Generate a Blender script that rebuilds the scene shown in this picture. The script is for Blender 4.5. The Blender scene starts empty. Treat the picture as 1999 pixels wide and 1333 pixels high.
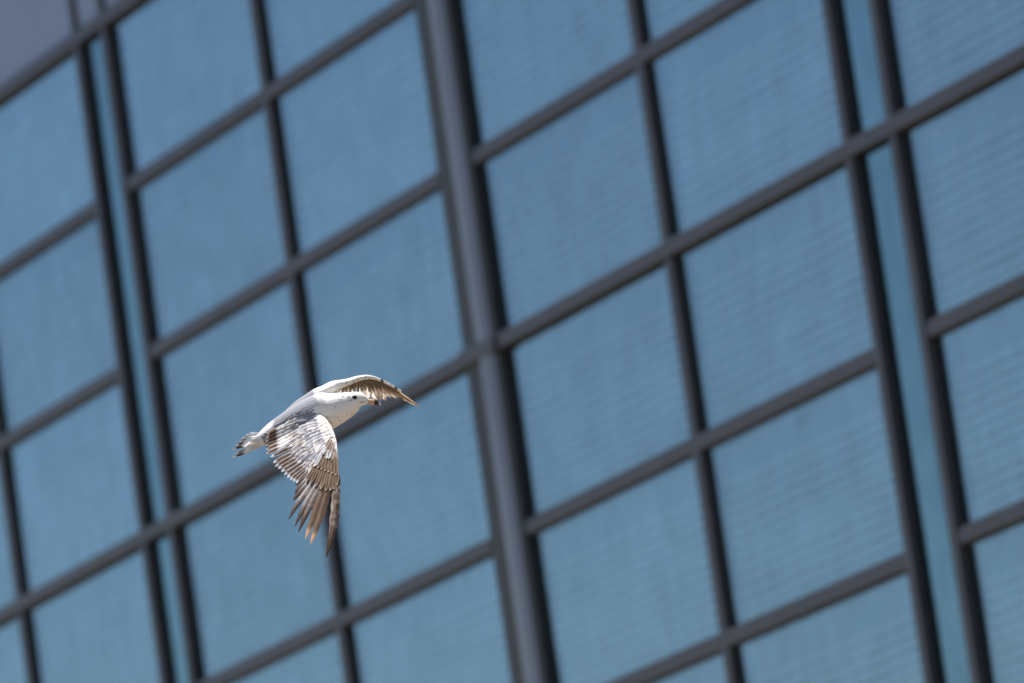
import bpy, bmesh, math, random
from mathutils import Vector, Matrix, noise
random.seed(7)
R = math.radians
S = bpy.context.scene
C = S.collection

# ------------------------------------------------------------------ camera
YAW, PITCH, ROLL = R(-65.979), R(9.596), R(-8.182)
LENS = 300.0
FPX = LENS / 36 * 1999
CAM = Vector((53.437, -23.430, 1.70))
Z0 = CAM.z + 7.165                      # height of the lowest full transom in view
fwd = Vector((math.sin(YAW) * math.cos(PITCH), math.cos(YAW) * math.cos(PITCH), math.sin(PITCH)))
rt0 = Vector((math.cos(YAW), -math.sin(YAW), 0))
up0 = rt0.cross(fwd)
rt = math.cos(ROLL) * rt0 + math.sin(ROLL) * up0
up = -math.sin(ROLL) * rt0 + math.cos(ROLL) * up0
cd = bpy.data.cameras.new('camera')
cam = bpy.data.objects.new('camera', cd)
C.objects.link(cam)
S.camera = cam
cd.lens = LENS
cd.sensor_width = 36
cd.clip_start = 0.5
cd.clip_end = 5000
cam.matrix_world = Matrix((
    (rt.x, up.x, -fwd.x, CAM.x), (rt.y, up.y, -fwd.y, CAM.y), (rt.z, up.z, -fwd.z, CAM.z), (0, 0, 0, 1)))
BD = 28.0                               # distance of the gull
cd.dof.use_dof = True
cd.dof.focus_distance = BD - 0.05
cd.dof.aperture_fstop = 4.6

# ------------------------------------------------------------------ light
w = bpy.data.worlds.new('World')
S.world = w
w.use_nodes = True
nt = w.node_tree
bg = nt.nodes['Background']
sky = nt.nodes.new('ShaderNodeTexSky')
sky.sky_type = 'NISHITA'
sky.sun_disc = False
fh = Vector((fwd.x, fwd.y, 0)).normalized()
SUN = (fh * 0.17 - rt0 * 0.10 + Vector((0, 0, 0.95))).normalized()   # towards the sun
sky.sun_elevation = math.asin(SUN.z)
sky.sun_rotation = math.atan2(SUN.x, SUN.y)
sky.air_density = 1.0
sky.dust_density = 0.6
sky.ozone_density = 2.0
nt.links.new(sky.outputs[0], bg.inputs[0])
bg.inputs[1].default_value = 0.066
sl = bpy.data.lights.new('sun', 'SUN')
sl.energy = 5.0
sl.angle = R(0.53)
sl.color = (1.0, 0.955, 0.89)
so = bpy.data.objects.new('sun', sl)
C.objects.link(so)
so.location = (0, 0, 60)
so.rotation_euler = SUN.to_track_quat('Z', 'Y').to_euler()
S.view_settings.view_transform = 'Standard'
S.view_settings.look = 'None'
S.view_settings.exposure = 0.8
S.view_settings.gamma = 1
S.view_settings.use_curve_mapping = False


# ------------------------------------------------------------------ helpers
def newmat(name):
    m = bpy.data.materials.new(name)
    m.use_nodes = True
    m.node_tree.nodes.clear()
    return m, m.node_tree.nodes, m.node_tree.links


def principled(name, col, rough=0.5, metal=0.0, var=0.12, scale=6.0, bump=0.0, spec=0.5, stretch=(1, 1, 1)):
    m, N, L = newmat(name)
    out = N.new('ShaderNodeOutputMaterial')
    p = N.new('ShaderNodeBsdfPrincipled')
    p.inputs['Roughness'].default_value = rough
    p.inputs['Metallic'].default_value = metal
    p.inputs['Specular IOR Level'].default_value = spec
    tc = N.new('ShaderNodeTexCoord')
    mp = N.new('ShaderNodeMapping')
    mp.inputs['Scale'].default_value = stretch
    nz = N.new('ShaderNodeTexNoise')
    nz.inputs['Scale'].default_value = scale
    nz.inputs['Detail'].default_value = 6
    L.new(tc.outputs['Object'], mp.inputs[0])
    L.new(mp.outputs[0], nz.inputs['Vector'])
    rp = N.new('ShaderNodeValToRGB')
    rp.color_ramp.elements[0].position = 0.3
    rp.color_ramp.elements[1].position = 0.7
    rp.color_ramp.elements[0].color = tuple(c * (1 - var) for c in col) + (1,)
    rp.color_ramp.elements[1].color = tuple(min(1, c * (1 + var)) for c in col) + (1,)
    L.new(nz.outputs['Fac'], rp.inputs[0])
    L.new(rp.outputs[0], p.inputs['Base Color'])
    if bump:
        b = N.new('ShaderNodeBump')
        b.inputs['Strength'].default_value = bump
        b.inputs['Distance'].default_value = 0.01
        L.new(nz.outputs['Fac'], b.inputs['Height'])
        L.new(b.outputs[0], p.inputs['Normal'])
    L.new(p.outputs[0], out.inputs[0])
    return m


def mesh_obj(name, verts, faces, mat, parent=None, smooth=False):
    me = bpy.data.meshes.new(name)
    me.from_pydata([tuple(v) for v in verts], [], faces)
    me.update()
    if mat:
        me.materials.append(mat)
    if smooth:
        me.polygons.foreach_set('use_smooth', [True] * len(me.polygons))
    o = bpy.data.objects.new(name, me)
    C.objects.link(o)
    o.parent = parent
    return o


class MB:
    def __init__(s):
        s.v, s.f = [], []

    def box(s, x0, x1, y0, y1, z0, z1):
        n = len(s.v)
        s.v += [(x0, y0, z0), (x1, y0, z0), (x1, y1, z0), (x0, y1, z0), (x0, y0, z1), (x1, y0, z1), (x1, y1, z1), (x0, y1, z1)]
        s.f += [tuple(n + i for i in q) for q in
                ((0, 3, 2, 1), (4, 5, 6, 7), (0, 1, 5, 4), (1, 2, 6, 5), (2, 3, 7, 6), (3, 0, 4, 7))]

    def build(s, name, mat, parent=None):
        return mesh_obj(name, s.v, s.f, mat, parent)


def bevel(o, wd=0.006, seg=2):
    bm = bmesh.new()
    bm.from_mesh(o.data)
    bmesh.ops.bevel(bm, geom=bm.edges[:], offset=wd, segments=seg, affect='EDGES', profile=0.5)
    bm.to_mesh(o.data)
    bm.free()
    return o


def inst(src, loc, parent):
    o = src.copy()
    C.objects.link(o)
    o.parent = parent
    o.location = loc
    return o


# ------------------------------------------------------------------ materials
M_frame = principled('frame_metal', (0.052, 0.049, 0.061), 0.42, 0.0, 0.16, 3.0, stretch=(1, 1, 1))
M_side = principled('dark_metal', (0.03, 0.032, 0.036), 0.5, 0.0, 0.12, 3.0)
M_light = principled('pale_metal', (0.20, 0.235, 0.29), 0.38, 0.25, 0.08, 2.0, stretch=(4, 4, .3))
M_gasket = principled('black_rubber', (0.02, 0.022, 0.024), 0.6, 0, 0.1, 4)
M_span = principled('spandrel_metal', (0.27, 0.325, 0.44), 0.45, 0.2, 0.05, 1.2)
M_blind = principled('blind_slat', (0.78, 0.80, 0.80), 0.6, 0, 0.05, 1.5)
M_tape = principled('head_rail', (0.48, 0.50, 0.53), 0.8, 0, 0.1, 2)
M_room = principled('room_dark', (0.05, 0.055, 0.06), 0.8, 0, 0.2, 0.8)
M_wall = principled('grey_render', (0.30, 0.30, 0.31), 0.8, 0, 0.1, 1.5)
M_ground = principled('asphalt_pale', (0.155, 0.122, 0.088), 0.9, 0, 0.25, 0.35)


def glass(name, tint, refl, fac, rough=0.015):
    m, N, L = newmat(name)
    out = N.new('ShaderNodeOutputMaterial')
    tr = N.new('ShaderNodeBsdfTransparent')
    gl = N.new('ShaderNodeBsdfGlossy')
    tr.inputs[0].default_value = tint + (1,)
    gl.inputs['Roughness'].default_value = rough
    mx = N.new('ShaderNodeMixShader')
    fr = N.new('ShaderNodeFresnel')
    fr.inputs['IOR'].default_value = 1.5
    ad = N.new('ShaderNodeMath')
    ad.operation = 'ADD'
    ad.use_clamp = True
    ad.inputs[1].default_value = fac
    L.new(fr.outputs[0], ad.inputs[0])
    # grime film and coating unevenness
    ge = N.new('ShaderNodeNewGeometry')
    nz = N.new('ShaderNodeTexNoise')
    nz.inputs['Scale'].default_value = 1.1
    nz.inputs['Detail'].default_value = 5
    L.new(ge.outputs['Position'], nz.inputs['Vector'])
    oi = N.new('ShaderNodeObjectInfo')
    av = N.new('ShaderNodeMath')
    av.operation = 'MULTIPLY_ADD'
    av.inputs[1].default_value = 0.10
    L.new(oi.outputs['Random'], av.inputs[0])
    mv = N.new('ShaderNodeMath')
    mv.operation = 'MULTIPLY_ADD'
    mv.inputs[1].default_value = 0.22
    mv.inputs[2].default_value = 0.84
    L.new(nz.outputs['Fac'], mv.inputs[0])
    L.new(mv.outputs[0], av.inputs[2])
    mp = N.new('ShaderNodeMapping')
    mp.inputs['Scale'].default_value = (4.2, 1, 1.3)
    L.new(ge.outputs['Position'], mp.inputs[0])
    n3 = N.new('ShaderNodeTexNoise')
    n3.inputs['Scale'].default_value = 1.7
    n3.inputs['Detail'].default_value = 4
    n3.inputs['Roughness'].default_value = .65
    L.new(mp.outputs[0], n3.inputs['Vector'])
    m3 = N.new('ShaderNodeMapRange')
    m3.inputs[1].default_value = .3
    m3.inputs[2].default_value = .7
    m3.inputs[3].default_value = .88
    m3.inputs[4].default_value = 1.12
    L.new(n3.outputs['Fac'], m3.inputs[0])
    a3 = N.new('ShaderNodeMath')
    a3.operation = 'MULTIPLY'
    L.new(av.outputs[0], a3.inputs[0])
    L.new(m3.outputs[0], a3.inputs[1])
    vm = N.new('ShaderNodeVectorMath')
    vm.operation = 'SCALE'
    vm.inputs[0].default_value = refl
    L.new(a3.outputs[0], vm.inputs['Scale'])
    L.new(vm.outputs[0], gl.inputs[0])
    # faint waviness of the toughened panes
    n2 = N.new('ShaderNodeTexNoise')
    n2.inputs['Scale'].default_value = 1.6
    n2.inputs['Detail'].default_value = 1
    L.new(ge.outputs['Position'], n2.inputs['Vector'])
    b = N.new('ShaderNodeBump')
    b.inputs['Strength'].default_value = 0.15
    b.inputs['Distance'].default_value = 0.02
    L.new(n2.outputs['Fac'], b.inputs['Height'])
    L.new(b.outputs[0], gl.inputs['Normal'])
    L.new(ad.outputs[0], mx.inputs[0])
    L.new(tr.outputs[0], mx.inputs[1])
    L.new(gl.outputs[0], mx.inputs[2])
    L.new(mx.outputs[0], out.inputs[0])
    return m


M_glass = glass('blue_coated_glass', (0.71, 0.90, 0.99), (0.65, 0.86, 0.985), 0.29)
M_strip = glass('teal_strip_glass', (0.20, 0.50, 0.60), (0.47, 0.70, 0.79), 0.38)

# ------------------------------------------------------------------ ground
g = mesh_obj('ground', [(-2500, -2500, 0), (2500, -2500, 0), (2500, 2500, 0), (-2500, 2500, 0)], [(0, 1, 2, 3)], M_ground)
g['kind'] = 'structure'

# ------------------------------------------------------------------ building
B = bpy.data.objects.new('office_building', None)
C.objects.link(B)
B['label'] = 'blue glass office building with dark metal window grid filling the background'
B['category'] = 'building'

ROW = 1.3
ZTOP = Z0 + 5 * ROW
XS0, XS1 = -31.5, 32.6
OFF = 0.0
PAIR = [(-19.25, -18.63), (-6.369, -5.773), (6.492, 7.136), (19.37, 19.99)]
COLX = [-25.75, -12.87, 0.0, 12.93, 25.85]               # left edge of each thick column cover
THIN = [-28.7, -22.2, -15.9, -9.242, -2.778, 3.634, 10.0, 16.4, 22.9, 29.3]
PM = 0.049
JR = range(-3, 7)                          # detailed rows (transom index)


def ZR(j):
    return Z0 + j * ROW


core = MB()
core.box(XS0, XS1, 0.7, 22, 0, ZTOP + 1.5)
core.build('wall', M_wall, B)
cap = MB()
cap.box(XS0 - .1, XS1 + .1, -0.12, 0.9, ZTOP + 1.5, ZTOP + 1.72)
bevel(cap.build('parapet_cap', M_frame, B))
for xe in (XS0, XS1 - 0.2):
    e = MB()
    e.box(xe, xe + .2, -0.02, 0.698, 0, ZTOP + 1.498)
    e.build('end_wall', M_wall, B)

zlo, zhi = ZR(JR[0]) - .04, ZTOP + 1.49
# mullions
src = None
pairx = [x for p in PAIR for x in p]
for x in THIN:
    if src is None:
        b = MB()
        b.box(-.055, .055, -PM, 0.05, zlo, zhi)
        src = bevel(b.build('mullion', M_frame, B))
        src.location = (x + OFF, 0, 0)
    else:
        inst(src, (x + OFF, 0, 0), B)
src = None
for x in pairx:
    if src is None:
        b = MB()
        b.box(-.05, .05, -.058, 0.05, zlo, zhi)
        src = bevel(b.build('mullion', M_frame, B))
        src.location = (x + OFF, 0, 0)
    else:
        inst(src, (x + OFF, 0, 0), B)
# thick columns: dark front plate, pale rounded side, dark recessed neck
for x in COLX:
    b = MB()
    b.box(x + .13, x + .405, -.050, 0.05, zlo, zhi)
    bevel(b.build('column_cover', M_side, B), .012)
    vs, fs = [], []
    n = 12
    for k in range(n + 1):              # shallow rounded pale cover
        t = k / n
        px = x + .41 + .25 * t
        py = -.058 - .030 * math.sin(math.pi * t) ** .6
        for z in (zlo, zhi):
            vs.append((px, py, z))
    for k in range(n):
        fs.append((2 * k, 2 * k + 2, 2 * k + 3, 2 * k + 1))
    mesh_obj('column_trim', vs, fs, M_light, B, True)
    b = MB()
    b.box(x + .407, x + .74, -.0575, 0.05, zlo, zhi)
    b.build('column_core', M_side, B)

# transoms: segments between the paired mullions and columns; every third is a continuous rail
seg_edges = []
stops = sorted([(p[0] - .05, p[1] + .05) for p in PAIR] + [(x + .13, x + .74) for x in COLX])
cur = XS0 + .21
for a, c_ in stops:
    seg_edges.append((cur, a - .001))
    cur = c_ + .001
seg_edges.append((cur, XS1 - .21))
for j in JR:
    z = ZR(j)
    if (j - 2) % 3 == 0:
        b = MB()
        b.box(XS0 + .22, XS1 - .22, -.072, -.054, z - .062, z + .042)
        bevel(b.build('belt_rail', M_frame, B), .008)
        b = MB()
        for a, c_ in seg_edges:
            b.box(a, c_, -.0535, .04, z - .058, z + .038)
        b.build('belt_rail_backing', M_side, B)
        for x in COLX:
            b = MB()
            b.box(x + .12, x + .75, -.098, -.0725, z - .066, z + .048)
            bevel(b.build('column_clamp', M_frame, B), .01)
    else:
        for a, c_ in seg_edges:
            b = MB()
            b.box(a, c_, -.05, .04, z - .060, z + .040)
            bevel(b.build('transom', M_frame, B), .008)

# windows
BAYS = []
xs = []
for p in PAIR:
    xs += [('p', p[0], p[1])]
for x in COLX:
    xs += [('c', x, x)]
for x in THIN:
    xs += [('m', x, x)]
xs.sort(key=lambda t: t[1])


def rightedge(t):
    return {'p': t[2] + .052, 'c': t[1] + .742, 'm': t[1] + .057}[t[0]]


def leftedge(t):
    return {'p': t[1] - .052, 'c': t[1] + .128, 'm': t[1] - .057}[t[0]]


for a, c_ in zip(xs[:-1], xs[1:]):
    BAYS.append((rightedge(a), leftedge(c_)))
PITCHS = 0.079


def make_window(x0, x1, z0, z1, strip):
    wd, ht = x1 - x0, z1 - z0
    b = MB()
    f = .014
    b.box(0, wd, -.012, .03, 0, f)
    b.box(0, wd, -.012, .03, ht - f, ht)
    b.box(0, f, -.012, .03, f, ht - f)
    b.box(wd - f, wd, -.012, .03, f, ht - f)
    fr = b.build('window', M_gasket, B)
    fr.location = (x0, 0, z0)
    fs = 1
    b = MB()
    b.v += [(f, 0, f), (wd - f, 0, f), (wd - f, 0, ht - f), (f, 0, ht - f)]
    b.f += [(0, 1, 2, 3)]
    pane = b.build('pane', M_strip if strip else M_glass, fr)
    bl = None
    b = MB()
    if not strip:
        n = int((ht - .17) / PITCHS)
        for k in range(n):
            zz = .04 + k * PITCHS
            ns = 14                     # each slat twists and sags a little along its length
            for q in range(ns + 1):
                xx = .03 + (wd - .06) * q / ns
                dz = .010 * noise.noise(Vector((xx * 1.6 + x0 * 3, k * .6, 2)))
                hh = .050 * (1 + .32 * noise.noise(Vector((xx * 2.6 + x0 * 5, k * .35, 7))))
                b.v += [(xx, .10, zz + dz), (xx, .085, zz + dz + hh * .55), (xx, .078, zz + dz + hh)]
                if q:
                    i = len(b.v) - 6
                    b.f += [(i, i + 3, i + 4, i + 1), (i + 1, i + 4, i + 5, i + 2)]
        bl = b.build('blind', M_blind, fr)
        bl['kind'] = 'stuff'
        b = MB()
        b.box(.02, wd - .02, .085, .11, .045 + n * PITCHS - .03, ht - .01)
        tp = b.build('head_rail', M_tape, fr)
        return fr, pane, bl, tp
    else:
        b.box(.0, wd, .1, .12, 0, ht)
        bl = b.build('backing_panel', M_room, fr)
    return fr, pane, bl


def make_panel(x0, x1, z0, z1):
    b = MB()
    b.box(x0, x1, -.03, .03, z0, z1)
    return bevel(b.build('spandrel_panel', M_span, B), .01)


for (x0, x1) in BAYS:
    protos = None
    for j in list(JR)[:-1]:
        z0, z1 = ZR(j) + .042, ZR(j + 1) - .062
        if j >= 5:
            make_panel(x0, x1, z0, z1)
            continue
        if protos is None:
            protos = make_window(x0, x1, z0, z1, False)
            fr = protos[0]
        else:
            fr = protos[0].copy()
            C.objects.link(fr)
            fr.location = (x0, 0, z0)
            for ch in protos[1:]:
                k = ch.copy()
                C.objects.link(k)
                k.parent = fr
        for ch in fr.children:
            if ch.name.startswith('pane'):
                ch.rotation_euler = (R(random.uniform(-.12, .12)), 0, R(random.uniform(-.05, .05)))
b = MB()
b.box(5.00, 5.09, .030, .055, ZR(1) - .20, ZR(1) - .05)
bevel(b.build('blind_handle', M_side, B), .01)
for p in PAIR:
    x0, x1 = p[0] + .052, p[1] - .052
    protos = None
    for j in list(JR)[:-1]:
        z0, z1 = ZR(j) + .042, ZR(j + 1) - .062
        if j >= 5:
            make_panel(x0, x1, z0, z1)
            continue
        if j not in (-1, 2):
            continue
        # the strip only breaks at the belt rails
        if protos is None:
            protos = make_window(x0, x1, ZR(j) + .03, ZR(j) + 3 * ROW - .05, True)
            fr = protos[0]
        else:
            fr = protos[0].copy()
            C.objects.link(fr)
            fr.location = (x0, 0, ZR(j) + .03)
            for ch in protos[1:]:
                k = ch.copy()
                C.objects.link(k)
                k.parent = fr
# the rest of the glazing, outside the detailed field
b = MB()
for (a, c_) in ((XS0 + .2, xs[0][1] - .07), (xs[-1][2] + .07, XS1 - .2)):
    b.box(a, c_, 0, .04, zlo, zhi)
b.box(XS0 + .2, XS1 - .2, 0, .04, 0, zlo)
o = b.build('glazing_sheet', M_glass, B)
b = MB()
z = zlo - .04
while z > .3:
    b.box(XS0 + .21, XS1 - .21, -.12, -.001, z - .04, z + .04)
    z -= ROW
x = XS0 + .3
while x < XS1 - .3:
    b.box(x - .04, x + .04, -.11, -.002, 0.01, zlo - .002)
    x += 3.2
o = b.build('lower_frame_grid', M_frame, B)
o['kind'] = 'stuff'

# ------------------------------------------------------------------ gull
SC = BD / FPX                           # metres per modelling unit
AX, AY = 640, 860
ray = (fwd + rt * ((AX - 999.5) / FPX) - up * ((AY - 666.5) / FPX)).normalized()
gz = -ray
gx = (rt - gz * rt.dot(gz)).normalized()
gy = gz.cross(gx)
GP = CAM + ray * BD
G = bpy.data.objects.new('gull', None)
C.objects.link(G)
G.matrix_world = Matrix(((gx.x, gy.x, gz.x, GP.x), (gx.y, gy.y, gz.y, GP.y), (gx.z, gy.z, gz.z, GP.z), (0, 0, 0, 1)))
G['label'] = 'young white and brown gull in flight with wings arched downward and black-tipped bill'
G['category'] = 'gull'


def Lp(x, y, z):
    return Vector(((x - AX) * SC, (AY - y) * SC, z * SC))


def feather_mat(name, transl):
    m, N, L = newmat(name)
    out = N.new('ShaderNodeOutputMaterial')
    at = N.new('ShaderNodeAttribute')
    at.attribute_name = 'plumage'
    uv = N.new('ShaderNodeUVMap')
    sp = N.new('ShaderNodeSeparateXYZ')
    L.new(uv.outputs[0], sp.inputs[0])
    # barbs: fine oblique streaks running out from the shaft
    ab = N.new('ShaderNodeMath'); ab.operation = 'ABSOLUTE'
    L.new(sp.outputs[0], ab.inputs[0])
    ml = N.new('ShaderNodeMath'); ml.operation = 'MULTIPLY_ADD'
    ml.inputs[1].default_value = -0.09
    L.new(ab.outputs[0], ml.inputs[0])
    L.new(sp.outputs[1], ml.inputs[2])
    cb = N.new('ShaderNodeCombineXYZ')
    mm = N.new('ShaderNodeMath'); mm.operation = 'MULTIPLY'; mm.inputs[1].default_value = 42
    L.new(ml.outputs[0], mm.inputs[0])
    L.new(mm.outputs[0], cb.inputs[1])
    oi = N.new('ShaderNodeObjectInfo')
    rr = N.new('ShaderNodeMath'); rr.operation = 'MULTIPLY'; rr.inputs[1].default_value = 50
    L.new(oi.outputs['Random'], rr.inputs[0])
    L.new(rr.outputs[0], cb.inputs[2])
    L.new(sp.outputs[0], cb.inputs[0])
    nz = N.new('ShaderNodeTexNoise')
    nz.inputs['Scale'].default_value = 1.0
    nz.inputs['Detail'].default_value = 3
    L.new(cb.outputs[0], nz.inputs['Vector'])
    mr = N.new('ShaderNodeMapRange')
    mr.inputs[1].default_value = .3
    mr.inputs[2].default_value = .7
    mr.inputs[3].default_value = .78
    mr.inputs[4].default_value = 1.12
    L.new(nz.outputs['Fac'], mr.inputs[0])
    vm = N.new('ShaderNodeVectorMath'); vm.operation = 'SCALE'
    L.new(at.outputs['Color'], vm.inputs[0])
    L.new(mr.outputs[0], vm.inputs['Scale'])
    bp = N.new('ShaderNodeBump')
    bp.inputs['Strength'].default_value = .35
    bp.inputs['Distance'].default_value = .0012
    L.new(nz.outputs['Fac'], bp.inputs['Height'])
    p = N.new('ShaderNodeBsdfPrincipled')
    p.inputs['Roughness'].default_value = .8
    p.inputs['Specular IOR Level'].default_value = .03
    L.new(vm.outputs[0], p.inputs['Base Color'])
    L.new(bp.outputs[0], p.inputs['Normal'])
    tl = N.new('ShaderNodeBsdfTranslucent')
    L.new(vm.outputs[0], tl.inputs[0])
    mx = N.new('ShaderNodeMixShader')
    mx.inputs[0].default_value = transl
    L.new(p.outputs[0], mx.inputs[1])
    L.new(tl.outputs[0], mx.inputs[2])
    L.new(mx.outputs[0], out.inputs[0])
    return m


M_feather = feather_mat('feather', 0.12)
M_thin = feather_mat('thin_feather', 0.42)


def lerp(a, b, t):
    return a + (b - a) * t


def mixc(a, b, t):
    t = max(0, min(1, t))
    return tuple(a[i] + (b[i] - a[i]) * t for i in range(3))


def sstep(a, b, t):
    t = max(0, min(1, (t - a) / (b - a)))
    return t * t * (3 - 2 * t)


def poly(pts, t):
    """point at 0..1 along a polyline, by arc length"""
    pts = [Vector(p) for p in pts]
    d = [(b - a).length for a, b in zip(pts, pts[1:])]
    s = t * sum(d)
    for i, k in enumerate(d):
        if s <= k or i == len(d) - 1:
            return pts[i].lerp(pts[i + 1], min(1, s / k))
        s -= k


def feather(name, P0, P1, wid, surf, col, lift=(3, 1.5), bend=0.0, point=0.0, camber=.16, seg=18, mat=None, tilt=0.0, ragged=.05, asym=0.0, nside=1, mot=0.0):
    """a vane with a raised shaft; surf(x,y) -> height; P0/P1 in modelling units; col(u,v) -> pigment"""
    P0, P1 = Vector(P0[:2]), Vector(P1[:2])
    d = (P1 - P0)
    ln = d.length
    side = Vector((-d.y, d.x)).normalized()
    ctr = []
    for i in range(seg + 1):
        v = i / seg
        q = P0.lerp(P1, v) + side * (bend * ln * 4 * v * (1 - v) * .5)
        z = surf(q.x, q.y)
        e = 1.0
        nn = Vector((-(surf(q.x + e, q.y) - surf(q.x - e, q.y)) / 2, (surf(q.x, q.y + e) - surf(q.x, q.y - e)) / 2, 1)).normalized() * nside
        ctr.append((Lp(q.x, q.y, z), nn, v))
    US = (-1, -.6, -.12, 0, .12, .6, 1)
    vs, fs, cols, uvs = [], [], [], []
    sd = random.uniform(0, 100)
    for i, (p, nn, v) in enumerate(ctr):
        a = ctr[max(0, i - 1)][0]
        b_ = ctr[min(seg, i + 1)][0]
        t = (b_ - a).normalized()
        s = nn.cross(t).normalized()
        n2 = t.cross(s).normalized()
        if n2.dot(nn) < 0:
            n2 = -n2
        wv = min(1, (max(v, .001) / .14) ** .6)
        r0 = .80 - point * .35
        if v > r0:
            k = (v - r0) / (1 - r0)
            wv *= max(0.02, (1 - k ** (2.2 - point))) ** (.5 + point * .3)
        for u in US:
            side_w = 1 + asym * (1 if u > 0 else -1)
            rg = 1 + ragged * noise.noise(Vector((v * 14, u * 3, sd))) * 2 * abs(u)
            off = s * (u * wid * .5 * SC * wv * side_w * rg)
            hgt = -(u * u) * wid * camber * wv + (0.35 if abs(u) < .05 else 0) + tilt * u * wid * .5 * wv
            hgt += lerp(lift[0], lift[1], v)
            vs.append(p + off + n2 * (hgt * SC))
            cc = col(u, v, sd)
            if mot:
                px = (p + off) / SC
                m1 = noise.noise(Vector((px.x * .10, px.y * .10, 5.0)))
                m2 = noise.noise(Vector((px.x * .16, px.y * .16, 15.0)))
                m3 = noise.noise(Vector((px.x * .045, px.y * .07, 25.0)))
                cc = mixc(cc, (.80, .78, .74), mot * .8 * sstep(.12, .4, m1))
                cc = mixc(cc, (.17, .11, .075), mot * sstep(.06, .32, m2))
                cc = mixc(cc, (.17, .18, .25), mot * .9 * sstep(.05, .3, m3))
            cols.append(cc)
            uvs.append((u, v))
    k = len(US)
    for i in range(seg):
        for j in range(k - 1):
            fs.append((i * k + j, i * k + j + 1, (i + 1) * k + j + 1, (i + 1) * k + j))
    o = mesh_obj(name, vs, fs, mat or M_feather, G, True)
    me = o.data
    ca = me.color_attributes.new('plumage', 'FLOAT_COLOR', 'POINT')
    ca.data.foreach_set('color', [c for q in cols for c in (*q, 1)])
    ul = me.uv_layers.new(name='UVMap')
    for lp in me.loops:
        ul.data[lp.index].uv = uvs[lp.vertex_index]
    return o


WHITE = (.82, .80, .765)
CREAM = (.74, .69, .60)
GREY = (.27, .28, .32)
LGREY = (.56, .57, .61)
BROWN = (.155, .105, .075)
DBROWN = (.07, .048, .036)
TAN = (.46, .34, .25)
BUFF = (.66, .52, .40)


# --- body: lofted, then wing arms joined into one surface
def loft(sts, n=28):
    vs, fs = [], []
    P = [Vector(s[:3]) for s in sts]
    for i, s in enumerate(sts):
        a = P[max(0, i - 1)]
        b_ = P[min(len(P) - 1, i + 1)]
        t = (b_ - a).normalized()
        zz = Vector((0, 0, 1))
        e1 = t.cross(zz).normalized()
        e2 = e1.cross(t).normalized()
        for k in range(n):
            an = 2 * math.pi * k / n
            q = P[i] + e1 * (math.cos(an) * s[3]) + e2 * (math.sin(an) * s[4])
            vs.append(Lp(*q))
    for i in range(len(sts) - 1):
        for k in range(n):
            fs.append((i * n + k, i * n + (k + 1) % n, (i + 1) * n + (k + 1) % n, (i + 1) * n + k))
    fs.append(tuple(range(n - 1, -1, -1)))
    fs.append(tuple((len(sts) - 1) * n + k for k in range(n)))
    return vs, fs


def crom(sts, m=5):
    out = []
    for i in range(len(sts) - 1):
        p0, p1, p2, p3 = sts[max(0, i - 1)], sts[i], sts[i + 1], sts[min(len(sts) - 1, i + 2)]
        for k in range(m):
            t = k / m
            out.append(tuple(.5 * (2 * p1[c] + (p2[c] - p0[c]) * t + (2 * p0[c] - 5 * p1[c] + 4 * p2[c] - p3[c]) * t * t
                                   + (-p0[c] + 3 * p1[c] - 3 * p2[c] + p3[c]) * t ** 3) for c in range(len(p1))))
    out.append(sts[-1])
    return out


BODY = [(476, 874, -6, 2, 4), (496, 864, -6, 7, 9), (513, 856, -5, 14, 17), (540, 841, -3, 22, 26), (575, 826, -1, 31, 35),
        (605, 815, 2, 37, 40), (632, 805, 6, 38, 38), (655, 798, 10, 32, 31), (672, 792, 13, 27, 24), (686, 786, 15, 22, 19.5),
        (697, 781, 16, 17, 15.5), (706, 780.4, 16.5, 12.6, 12.4), (712, 782.2, 17, 9.0, 9.2), (717, 783.8, 17.2, 5.6, 5.6), (720.5, 784.4, 17.4, 3.2, 3.4)]


def zn(x, y):                            # dorsal surface of the near wing
    q = .47 * (x - 640) + .88 * (y - 805)
    return 43 + (1.62 * q - .0016 * q * q if q > 0 else .55 * q)


NARM = []
for (x, y, r1, r2) in ((632, 786, 7, 9), (624, 793, 9, 11), (619, 802, 10.5, 12), (620, 812, 11, 12), (626, 823, 11.5, 11), (636, 837, 12, 10), (644, 851, 10, 8), (650, 866, 8, 6.5), (653, 881, 6.5, 5.5),
                       (655.8, 900, 5, 4), (658, 922, 3.8, 3), (659, 948, 2.8, 2)):
    NARM.append((x, y, zn(x, y) - r2 - 1, r1, r2))
YL = [(600, 778), (620, 766), (640, 757), (660, 750), (680, 744), (700, 737), (720, 734), (740, 738.5), (755, 745), (770, 752.5), (785, 761), (800, 770.5), (812, 780), (820, 787)]


def yl(x):
    for (a, b_), (c_, d) in zip(YL, YL[1:]):
        if x <= c_:
            return lerp(b_, d, max(0, (x - a) / (c_ - a)))
    return 787 + (x - 820)


def zl(x):
    return -22 - 1.42 * (x - 640)


FARM = [(566, 812, -14, 14, 16), (584, 795, -16, 14, 18)]
for x, r1, r2 in ((600, 13, 20), (618, 14, 22), (634, 13, 20), (650, 11, 17), (665, 8.5, 14), (680, 6.8, 12), (700, 5.4, 10), (720, 4.2, 8), (740, 3.0, 6), (760, 2.4, 4.5), (785, 1.8, 3)):
    FARM.append((x, yl(x) + (5 if x < 640 else 1), zl(x) if x > 625 else -18, r1, r2))


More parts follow.
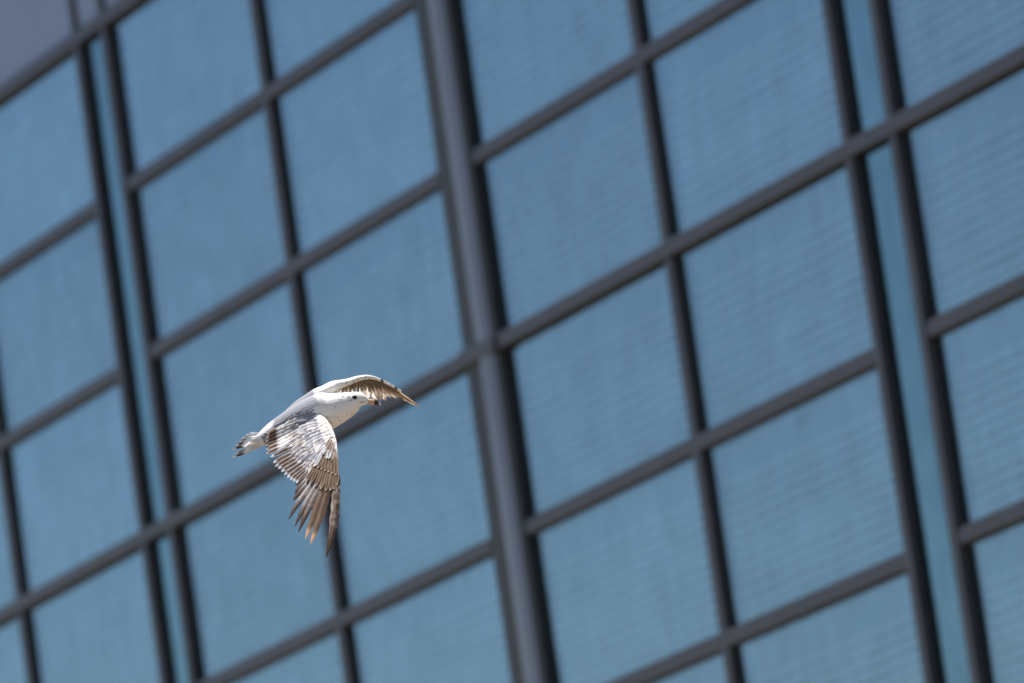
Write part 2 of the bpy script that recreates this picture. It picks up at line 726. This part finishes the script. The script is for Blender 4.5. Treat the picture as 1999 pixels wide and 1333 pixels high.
def build_body():
    bm_v, bm_f = [], []
    for sts in (crom(BODY), crom(NARM), crom(FARM)):
        vs, fs = loft(sts)
        n = len(bm_v)
        bm_v += vs
        bm_f += [tuple(n + i for i in f) for f in fs]
    o = mesh_obj('body', bm_v, bm_f, None, G)
    md = o.modifiers.new('r', 'REMESH')
    md.mode = 'VOXEL'
    md.voxel_size = .0023
    sm = o.modifiers.new('s', 'SMOOTH')
    sm.factor = .5
    sm.iterations = 6
    dg = bpy.context.evaluated_depsgraph_get()
    me = bpy.data.meshes.new_from_object(o.evaluated_get(dg))
    o.modifiers.clear()
    o.data = me
    me.name = 'body'
    me.polygons.foreach_set('use_smooth', [True] * len(me.polygons))
    ca = me.color_attributes.new('plumage', 'FLOAT_COLOR', 'POINT')
    cols = []
    for v in me.vertices:
        x, y, z = v.co.x / SC + AX, AY - v.co.y / SC, v.co.z / SC
        nrm = v.normal
        c = WHITE
        n1 = noise.noise(Vector((x * .09, y * .09, z * .09)))
        n2 = noise.noise(Vector((x * .25, y * .25, z * .25 + 9)))
        # grey mantle over the dorsal side
        along = (x - 640) * .88 - (y - 800) * .47
        dors = nrm.y * .62 + nrm.z * .5
        mant = sstep(-118, -98, along) * (1 - sstep(-14, 6, along + n1 * 10)) * sstep(.12, .35, dors + n2 * .1)
        if z > 40 and x > 606 and y > 785:
            mant = 0
        if y > 857 and x < 535:
            mant = 0
        if z > -70 and x < 650:
            c = mixc(c, (.20, .21, .25), mant * .9)
        # dusky flecks on the nape, crown, neck sides and breast
        if x > 640 and z > -10:
            fl = noise.noise(Vector((x * .19, y * .19, z * .19)))
            amt = .34
            if 660 < x < 690 and y < 786:
                amt = .20
            c = mixc(c, (.30, .27, .26), sstep(amt, amt + .2, fl) * (.55 if amt < .3 else .45 if x < 682 or y > 790 else 0))
            er = ((x - 681) / 5.0) ** 2 + ((y - 776.5) / 3.5) ** 2
            c = mixc(c, (.3, .3, .31), .7 * max(0, 1 - er) if nrm.z > 0 else 0)
            er = ((x - 691.7) / 7.6) ** 2 + ((y - 777) / 6.2) ** 2
            c = mixc(c, (.62, .62, .62), .7 * max(0, 1.1 - er) if nrm.z > 0 else 0)
        # buff flecks along both wing arms
        if (z > 30 and y > 812 and x < 668) or (z < -30):
            fl = noise.noise(Vector((x * .16, y * .16, z * .1 + 40)))
            c = mixc(c, (.50, .38, .28), sstep(.12, .32, fl) * .75)
            if z < -30 and (744 < x < 750 or 772 < x < 778):
                c = (.08, .07, .08)
        cols += [*c, 1]
    ca.data.foreach_set('color', cols)
    m, N, L = newmat('plumage_body')
    out = N.new('ShaderNodeOutputMaterial')
    p = N.new('ShaderNodeBsdfPrincipled')
    at = N.new('ShaderNodeAttribute'); at.attribute_name = 'plumage'
    tc = N.new('ShaderNodeTexCoord')
    mp = N.new('ShaderNodeMapping')
    mp.inputs['Rotation'].default_value = (0, 0, R(-28))
    mp.inputs['Scale'].default_value = (.35, 1, 1)
    nz = N.new('ShaderNodeTexNoise'); nz.inputs['Scale'].default_value = 260; nz.inputs['Detail'].default_value = 4
    L.new(tc.outputs['Object'], mp.inputs[0]); L.new(mp.outputs[0], nz.inputs['Vector'])
    b = N.new('ShaderNodeBump'); b.inputs['Strength'].default_value = .5; b.inputs['Distance'].default_value = .003
    L.new(nz.outputs['Fac'], b.inputs['Height'])
    L.new(b.outputs[0], p.inputs['Normal'])
    L.new(at.outputs['Color'], p.inputs['Base Color'])
    p.inputs['Roughness'].default_value = .8
    p.inputs['Specular IOR Level'].default_value = .15
    p.inputs['Subsurface Weight'].default_value = .15
    p.inputs['Subsurface Radius'].default_value = (.006, .005, .004)
    L.new(p.outputs[0], out.inputs[0])
    me.materials.clear()
    me.materials.append(m)
    return o


build_body()


# --- head details
def blob(name, c, r, mat, nu=20, nv=12):
    vs, fs = [], []
    for i in range(nv + 1):
        a = math.pi * i / nv
        for k in range(nu):
            b_ = 2 * math.pi * k / nu
            vs.append(Lp(c[0] + r[0] * math.sin(a) * math.cos(b_), c[1] + r[1] * math.cos(a), c[2] + r[2] * math.sin(a) * math.sin(b_)))
    for i in range(nv):
        for k in range(nu):
            fs.append((i * nu + k, i * nu + (k + 1) % nu, (i + 1) * nu + (k + 1) % nu, (i + 1) * nu + k))
    return mesh_obj(name, vs, fs, mat, G, True)


M_eye = principled('eye_dark', (.006, .005, .005), .08, 0, .1, 30)
M_lid = principled('eyelid', (.10, .09, .09), .6, 0, .1, 30)
blob('eyelid', (691.8, 776.5, 28.4), (6.0, 5.0, 2.7), M_lid)
blob('eye', (691.9, 776.4, 29.6), (5.3, 4.4, 3.3), M_eye)
blob('eye', (691.9, 776.6, 3.2), (4.2, 3.5, 3.0), M_eye)

bm_, bn, bl_ = newmat('bill_horn')
o_ = bn.new('ShaderNodeOutputMaterial')
p_ = bn.new('ShaderNodeBsdfPrincipled')
a_ = bn.new('ShaderNodeAttribute'); a_.attribute_name = 'plumage'
bl_.new(a_.outputs['Color'], p_.inputs['Base Color'])
p_.inputs['Roughness'].default_value = .42
bl_.new(p_.outputs[0], o_.inputs[0])


def bill_part(name, sts):
    sts = crom(sts, 6)
    vs, fs = loft(sts, 18)
    o = mesh_obj(name, vs, fs, bm_, G, True)
    ca = o.data.color_attributes.new('plumage', 'FLOAT_COLOR', 'POINT')
    cols = []
    for v in o.data.vertices:
        x = v.co.x / SC + AX
        c = mixc((.56, .33, .21), (.62, .37, .21), (x - 714) / 14)
        c = mixc(c, (.012, .01, .01), sstep(729.5, 731.5, x))
        c = mixc(c, (.62, .58, .52), sstep(738.6, 740.2, x))
        cols += [*c, 1]
    ca.data.foreach_set('color', cols)
    return o


bill_part('upper_mandible', [(710, 782.4, 17, 3.6, 4.0), (716, 782.8, 17.4, 4.4, 4.6), (724, 783.4, 18, 3.9, 3.6), (731, 784.1, 18.5, 3.9, 3.0),
                             (737, 785.5, 19, 3.6, 2.5), (741, 787.9, 19.2, 2.3, 1.7), (743.4, 791.4, 19.3, .7, .6)])
bill_part('lower_mandible', [(708, 786.2, 17, 1.6, 3.4), (716, 787.4, 17.4, 2.0, 3.4), (724, 787.8, 18, 1.9, 2.8), (731, 788.4, 18.5, 2.2, 2.3),
                             (736.5, 789.2, 19, 1.5, 1.6), (739.5, 790, 19.1, .5, .6)])
# dark gape line running back from the bill
gv, gf = loft(crom([(702, 786.2, 30.2, .35, .5), (706, 785.2, 28.4, .55, .9), (711, 784.9, 25.2, .5, .9), (717, 785.2, 21.6, .3, .5)], 5), 8)
mesh_obj('gape', gv, gf, M_lid, G, True)
# nostril
blob('nostril', (721, 782.2, 21.0), (1.6, .5, .5), M_lid, 10, 6)


# --- colour patterns
def c_primary(k):
    """k 0 = innermost, 1 = outermost"""
    def f(u, v, sd):
        n = noise.noise(Vector((v * 5, u * 2, sd)))
        n2 = noise.noise(Vector((v * 22, u * 1.2, sd + 7)))
        inner = mixc((.62, .60, .65), (.145, .10, .076), min(1, k * 1.35))      # pale trailing vane
        outer = mixc((.30, .27, .27), (.042, .028, .021), min(1, k * 1.3))
        c = mixc(outer, inner, sstep(-.15, .55, -u + n * .3))
        c = mixc(c, (.50, .44, .42), .55 * sstep(.75, 1.0, -u) * (1 - v * .6))
        c = mixc(c, (.60, .54, .50), .75 * max(0, n2) * (1 - v * .5))
        c = mixc(c, (.045, .029, .021), sstep(.50, .85, v + n * .12) * .92)
        if abs(u) < .06:
            c = mixc(c, (.35, .27, .2), .5)
        return c
    return f


def c_primary_tan(u, v, sd):
    n = noise.noise(Vector((v * 6, u * 2, sd)))
    c = mixc((.06, .04, .03), (.18, .125, .092), sstep(-.4, .5, -u + n * .4))
    c = mixc(c, BROWN, sstep(.35, .7, v + n * .2) * .7)
    return mixc(c, (.50, .31, .20), sstep(.83, .88, v))


def c_secondary(u, v, sd):
    n = noise.noise(Vector((v * 6, u * 2, sd)))
    c = mixc((.36, .33, .33), (.68, .66, .66), sstep(.1, .8, abs(u) + n * .4))
    c = mixc(c, (.10, .062, .043), sstep(.50, .66, v + n * .1) * (1 - sstep(.75, 1.0, abs(u)) * .8))
    return mixc(c, (.80, .80, .84), sstep(.92, .97, v))


def c_tertial(u, v, sd):
    n = noise.noise(Vector((v * 6, u * 2, sd)))
    c = mixc((.62, .60, .60), (.80, .78, .76), sstep(-.2, .7, abs(u) + n * .4))
    c = mixc(c, (.12, .068, .045), sstep(.72, .79, v + n * .04) * (1 - sstep(.6, .95, abs(u)) * .8))
    return mixc(c, (.74, .62, .54), sstep(.95, .99, v))


def c_greater(u, v, sd):
    n = noise.noise(Vector((v * 4, u * 2, sd)))
    n2 = noise.noise(Vector((v * 9, u * 3, sd + 3)))
    c = mixc((.30, .29, .31), (.72, .70, .69), sstep(.1, .9, abs(u) + n * .8))
    c = mixc(c, (.28, .22, .19), sstep(.0, .35, n2) * .8)
    return mixc(c, (.80, .78, .77), sstep(.86, .95, v))


def c_median(u, v, sd):
    n = noise.noise(Vector((v * 3, u * 2, sd)))
    dk = (math.sin(sd * 7) > .1)
    c = mixc((.15, .16, .22) if dk else (.34, .34, .38), (.60, .59, .62), sstep(.25, 1, abs(u) + n * .6))
    return mixc(c, (.72, .68, .64), sstep(.82, .97, v))


def c_lesser(u, v, sd):
    n = noise.noise(Vector((v * 3, u * 2, sd)))
    dk = (math.sin(sd * 5) > .0)
    c = mixc((.36, .24, .16) if dk else (.78, .75, .70), (.84, .81, .77), sstep(.15, .8, abs(u) + n * .3))
    return mixc(c, (.82, .76, .68), sstep(.7, .92, v))


def c_lesser_white(u, v, sd):
    n = noise.noise(Vector((v * 3, u * 2, sd)))
    return mixc((.84, .82, .78), (.66, .56, .47), sstep(.25, .6, n) * .6)


def c_primcov(u, v, sd):
    n = noise.noise(Vector((v * 5, u * 2, sd)))
    c = mixc((.075, .048, .034), (.24, .17, .125), sstep(-.1, .9, abs(u) + n * .5))
    c = mixc(c, (.42, .36, .32), (1 - sstep(0, .4, v)) * .6)
    return mixc(c, (.66, .54, .45), sstep(.92, .97, v) * sstep(.1, .5, abs(u) + .3))


def c_alula(u, v, sd):
    n = noise.noise(Vector((v * 5, u * 2, sd)))
    return mixc((.15, .10, .075), (.55, .46, .40), sstep(.3, .95, abs(u) + n * .5))


def c_mantle(u, v, sd):
    n = noise.noise(Vector((v * 3, u * 2, sd)))
    c = mixc((.24, .25, .295), (.31, .32, .36), sstep(0, .9, abs(u) + n * .9))
    return mixc(c, (.42, .42, .46), sstep(.8, .95, v) * .4)


# --- near wing: (root, tip)
prim = [((636, 902), (577, 945), 11, .10), ((638, 903), (576, 960), 11, .09), ((641, 904), (573, 975), 11, .08), ((643, 905), (564.5, 1012), 11.5, .07),
        ((645, 906), (577, 1026), 12, .05), ((648, 907), (584, 1037), 12.5, .035), ((650, 908), (598, 1051), 14, .01),
        ((653, 909), (608, 1061), 14.5, -.03), ((654, 911), (625, 1040), 13, -.05), ((656, 913), (638, 1086), 15.5, -.10)]
for i, (a, b_, wd, bd) in enumerate(prim):
    k = i / (len(prim) - 1)
    if i in (6, 7):
        col = c_primary_tan
    else:
        col = c_primary(k)
    if i == 8:
        continue
    feather('primary_feather', a, b_, wd * (1.5 if i < 4 else 1.38 if i < 9 else 1.25), zn, col, lift=(1 + i * .45, -2.0 + i * .75), bend=bd, point=.25 if i < 3 else .7, seg=26, tilt=.10, ragged=.09, asym=-.15)
# trailing row: tertials and secondaries
tips = [(528, 845), (523, 848), (521, 855), (520, 862), (520, 869), (520, 876), (520, 884), (528, 890.5), (533, 902), (537, 909), (543, 913.5), (549, 919),
        (555, 925), (561, 930.5), (567, 935), (573, 938), (579, 941)]
roots = [(594, 806), (600, 808), (605, 813), (609, 819), (612, 826), (615, 833), (618, 841), (621, 849), (624, 857), (627, 864), (630, 870), (632, 876),
         (634, 881), (635, 886), (636, 890), (637, 894), (638, 898)]
for i, (a, b_) in enumerate(zip(roots, tips)):
    t = i < 7
    if i == 0:
        continue
    feather('tertial_feather' if t else 'secondary_feather', a, b_, (12.5 if t else 11) * random.uniform(.9, 1.12), zn, c_tertial if t else c_secondary, camber=.09, mot=.0 if t else .12,
            lift=(1, -1.5 + (.4 * (6 - i) if t else 0)), bend=-.05 + .01 * i, point=.05, tilt=random.uniform(-.17, -.06), ragged=.08, seg=20)
# greater coverts of the arm
for i in range(17):
    k = i / 16
    a = poly(roots, min(1, k))
    b_ = poly(tips, min(1, k))
    f = .60 + .05 * math.sin(i * 2.3) + random.uniform(-.04, .04)
    r0 = Vector(a[:2]).lerp(Vector((650, 850)), .12)
    tp = Vector(a[:2]).lerp(Vector(b_[:2]), f)
    feather('greater_covert', (r0.x + 4, r0.y - 3), (tp.x, tp.y), random.uniform(9.5, 13), zn, c_greater, camber=.08, mot=.15 if i < 5 else .75, lift=(3.2, 1.6 + random.uniform(-.4, .5)),
            bend=-.03 + .08 * k + random.uniform(-.05, .05), point=.15, tilt=random.uniform(-.16, -.02), seg=14, ragged=.08)
for i in range(15):
    k = (i + .5) / 15
    a = Vector(poly(roots, k)[:2])
    b_ = Vector(poly(tips, k)[:2])
    tp = a.lerp(b_, .34 + .05 * math.sin(i * 1.7))
    r0 = a.lerp(Vector((655, 845)), .25)
    feather('median_covert', (r0.x, r0.y), (tp.x, tp.y), random.uniform(10, 13), zn, c_median, camber=.05, mot=.15 if i < 4 else .6, lift=(5.0, 3.2 + random.uniform(-.4, .6)), bend=random.uniform(-.05, .08), point=.1, tilt=random.uniform(-.16, 0), seg=12, ragged=.1)
lead = [(598, 798), (610, 795), (620, 795), (626, 803), (630, 816), (639, 829), (647, 842), (653, 856), (657, 871), (659, 884)]
for row in range(5):
    n = 17
    for i in range(n):
        k = (i + .5 * (row % 2) + .3) / n
        if k > 1:
            continue
        a = Vector(poly(roots, k)[:2])
        l = Vector(poly(lead, k)[:2])
        b_ = Vector(poly(tips, k)[:2])
        f0 = .62 - row * .24
        base = l.lerp(a, 1 - f0 - .25)
        dirv = (b_ - a).normalized()
        r0 = l.lerp(a, 1.0 - row * .22)
        tp = r0 + dirv * (17 - row * 1.8)
        r0 = r0 - dirv * 4
        j = Vector((random.uniform(-1.2, 1.2), random.uniform(-1.2, 1.2)))
        feather('lesser_covert', r0 + j, tp + j, 9.5 - row * .8, zn, c_lesser_white if row >= 3 or (row == 2 and i % 3) else c_lesser, camber=.05, mot=.25 if row < 3 else .08, lift=(3.4 + row * .25, 3.9 + row * .2), bend=.02, point=.0, tilt=-.12, seg=7, ragged=.12)
# primary coverts
pcr = [(632, 893), (636, 895), (640, 896), (645, 897), (649, 898), (652, 900), (655, 902), (657, 905)]
pct = [(600, 941), (608, 946), (618, 952), (628, 957), (638, 960.5), (647, 960), (654, 958), (660, 950)]
for i, (a, b_) in enumerate(zip(pcr, pct)):
    feather('primary_covert', a, b_, 10.5 if i < 6 else 8, zn, c_primcov, lift=(5.5, 5.0 + .3 * i), bend=.08 - .02 * i, point=.12, tilt=.14, seg=14, ragged=.05)
for i in range(7):
    k = i / 6
    a = Vector((641, 874)).lerp(Vector((655, 886)), k)
    b_ = Vector((616, 915)).lerp(Vector((658, 932)), k)
    feather('primary_covert', a, b_, 10, zn, c_primcov if i > 0 else c_median, lift=(6.5, 7.0 + .2 * i), bend=.06 - .02 * i, point=.1, tilt=.12, seg=12, ragged=.06)
for i, (a, b_, wd) in enumerate((((648, 858), (632, 893), 8), ((651, 863), (638, 899), 7.5), ((653, 868), (645, 902), 7), ((655, 874), (650, 906), 6))):
    feather('alula_feather', a, b_, wd, zn, c_alula, lift=(6.5, 8.6), bend=.05, point=.3, tilt=.1, seg=12)


for i in range(6):                       # pale tuft over the wrist
    a = Vector((636, 878)).lerp(Vector((649, 884)), i / 5) + Vector((random.uniform(-2, 2), random.uniform(-4, 5)))
    feather('wrist_covert', a, (a.x - 5 + random.uniform(-3, 3), a.y + random.uniform(10, 16)), random.uniform(4, 5.5), zn, lambda u, v, sd: mixc((.66, .66, .69), (.36, .34, .36), abs(noise.noise(Vector((u * 2, v * 3, sd)))) * 2.5),
            lift=(8.5, 9.5), point=.1, seg=7, tilt=.05, camber=.1, ragged=.15)


# --- mantle and scapulars laid over the back
def zb(x, y):
    """camera-side surface of the body loft"""
    best = None
    for s in BODY_F:
        t = s[5]
        d = (x - s[0]) * t[0] + (y - s[1]) * t[1]
        if best is None or abs(d) < best[0]:
            best = (abs(d), s)
    s = best[1]
    t = s[5]
    e = ((x - s[0]) * -t[1] + (y - s[1]) * t[0]) / s[3]
    e = max(-.97, min(.97, e))
    return s[2] + s[4] * math.sqrt(1 - e * e)


BODY_F = []
_c = crom(BODY, 12)
for i, s in enumerate(_c):
    a, b_ = _c[max(0, i - 1)], _c[min(len(_c) - 1, i + 1)]
    t = Vector((b_[0] - a[0], b_[1] - a[1])).normalized()
    BODY_F.append((*s[:5], (t.x, t.y)))
for row in range(7):
    for i in range(7):
        al = -8 - row * 15 + random.uniform(-2, 2)
        ac = -28 + i * 7.6 + (3.5 if row % 2 else 0)
        half = lerp(30, 12, row / 7)
        ac *= half / 26
        cx, cy = 628 + al * .88, 808 - al * .47
        x = cx + ac * .47
        y = cy + ac * .88
        if row < 1 and i < 2:
            continue
        jt = random.uniform(-2, 2)
        feather('scapular_feather', (x, y), (x - 27 * .88 + jt, y + 27 * .47 + .8 + jt), random.uniform(7, 10), zb, c_mantle, lift=(.3, random.uniform(.5, 1.0)), bend=0, point=.1, tilt=0, camber=.1, seg=8, ragged=.1)


# --- tail
def ztail(off):
    return lambda x, y: -5 + (500 - x) * off


tailf = [((514, 850), (487, 845), -.9, 0), ((514, 851), (479, 849), -.75, .3), ((514, 852), (471, 855), -.6, .5), ((513, 854), (464.5, 861.5), -.45, .6),
         ((512, 857), (458, 869.5), -.3, 1), ((511, 860), (452, 877.5), -.15, 1), ((514, 864), (462, 882.5), .25, .5), ((514, 864), (456, 887), .35, 1), ((514, 866), (450, 893), .45, 1)]
TW = [1.0]


def c_tail(u, v, sd):
    n = noise.noise(Vector((v * 8, u * 2, sd)))
    c = mixc((.80, .79, .80), (.62, .62, .66), sstep(-.1, .5, n))
    k = sstep(.60, .66, v + n * .06) * (1 - sstep(.84, .88, v + n * .03))
    k *= (1 - sstep(.5, .9, -u) * .8) * TW[0]
    return mixc(c, (.10, .055, .035), k)


for i, (a, b_, o_, k_) in enumerate(tailf):
    TW[0] = k_
    feather("tail_feather", a, b_, 7.2 if i < 6 else 6.5, ztail(o_), c_tail, lift=(1 + i * .3, .5 + i * .3), bend=.03 if i < 6 else -.04, point=.6, seg=16, tilt=.05, camber=.06, ragged=.05)
for i in range(7):
    a = Vector((526, 843)).lerp(Vector((522, 864)), i / 6)
    b_ = Vector((490, 851)).lerp(Vector((484, 874)), i / 6)
    feather('tail_covert', a, b_, 6.5, lambda x, y: zb(max(x, 500), y) if x > 500 else zb(500, y), lambda u, v, sd: mixc((.84, .83, .82), (.76, .76, .78), abs(noise.noise(Vector((u, v * 3, sd)))) * 2),
            lift=(.2, .6), point=.4, seg=8, tilt=0, camber=.05)


# --- far wing, seen from below
def zf(x, y):
    return zl(x) - 1.75 * (y - yl(x))


def c_farprim(k):
    def f(u, v, sd):
        n = noise.noise(Vector((v * 5, u * 2, sd)))
        c = mixc((.80, .77, .74), (.36, .25, .18), sstep(.45, .9, -u + n * .6))
        c = mixc(c, (.42, .30, .21), k * .8 + .35 * sstep(.0, .5, n))
        return mixc(c, (.12, .075, .05), sstep(.80, .97, v + n * .1) * .85)
    return f


def c_undercov(u, v, sd):
    n = noise.noise(Vector((v * 3, u * 2, sd)))
    c = mixc((.16, .125, .095), (.38, .32, .255), sstep(-.1, .8, abs(u) + n * .8))
    return mixc(c, (.60, .54, .47), sstep(.85, .97, v) * .5)


fr_r = [(660, 753), (668, 750), (676, 748), (684, 746), (692, 743), (700, 741), (706, 739), (712, 738), (717, 737), (722, 736), (726, 737), (730, 738), (735, 739), (740, 741),
        (746, 744), (752, 747), (758, 751)]
fr_t = [(648, 775), (656, 777), (664, 778), (674, 778), (684, 778), (694, 777), (704, 777), (712, 777), (720, 777.5), (729, 779), (737, 779.5), (745, 777.5), (754.5, 779), (764, 773),
        (776, 775), (789, 776), (825, 791.5)]
for i, (a, b_) in enumerate(zip(fr_r, fr_t)):
    k = sstep(8, 16, i)
    if i in (1, 3, 5, 7, 9):
        continue
    feather('flight_feather', a, b_, lerp(20, 9.5, k), zf, c_farprim(k), lift=(0, 0 + .2 * i), bend=.10 * k, point=.15 + .5 * k, seg=18, tilt=.05, mat=M_thin, nside=1, ragged=.08)
feather('flight_feather', (762, 753), (806, 783), 7, zf, c_farprim(.9), lift=(0, 0), bend=.05, point=.6, seg=16, mat=M_thin)
feather('flight_feather', (764, 751), (818, 788), 6, zf, c_farprim(1), lift=(.6, .6), bend=.06, point=.6, seg=16, mat=M_thin)
for row, (fr_, n) in enumerate(((.62, 18), (.40, 20))):
    for i in range(n):
        k = i / (n - 1)
        a = Vector(poly(fr_r, k)[:2])
        b_ = Vector(poly(fr_t[:-1] + [(800, 777)], k)[:2])
        feather('underwing_covert', a, a.lerp(b_, fr_ + random.uniform(-.05, .05)), 8.5 - 3 * k, zf, c_undercov, lift=(1.6 + row * 1.2, 1.2 + row * 1.0), bend=-.05, point=.15, seg=9,
                tilt=.1, mat=M_thin, ragged=.12)
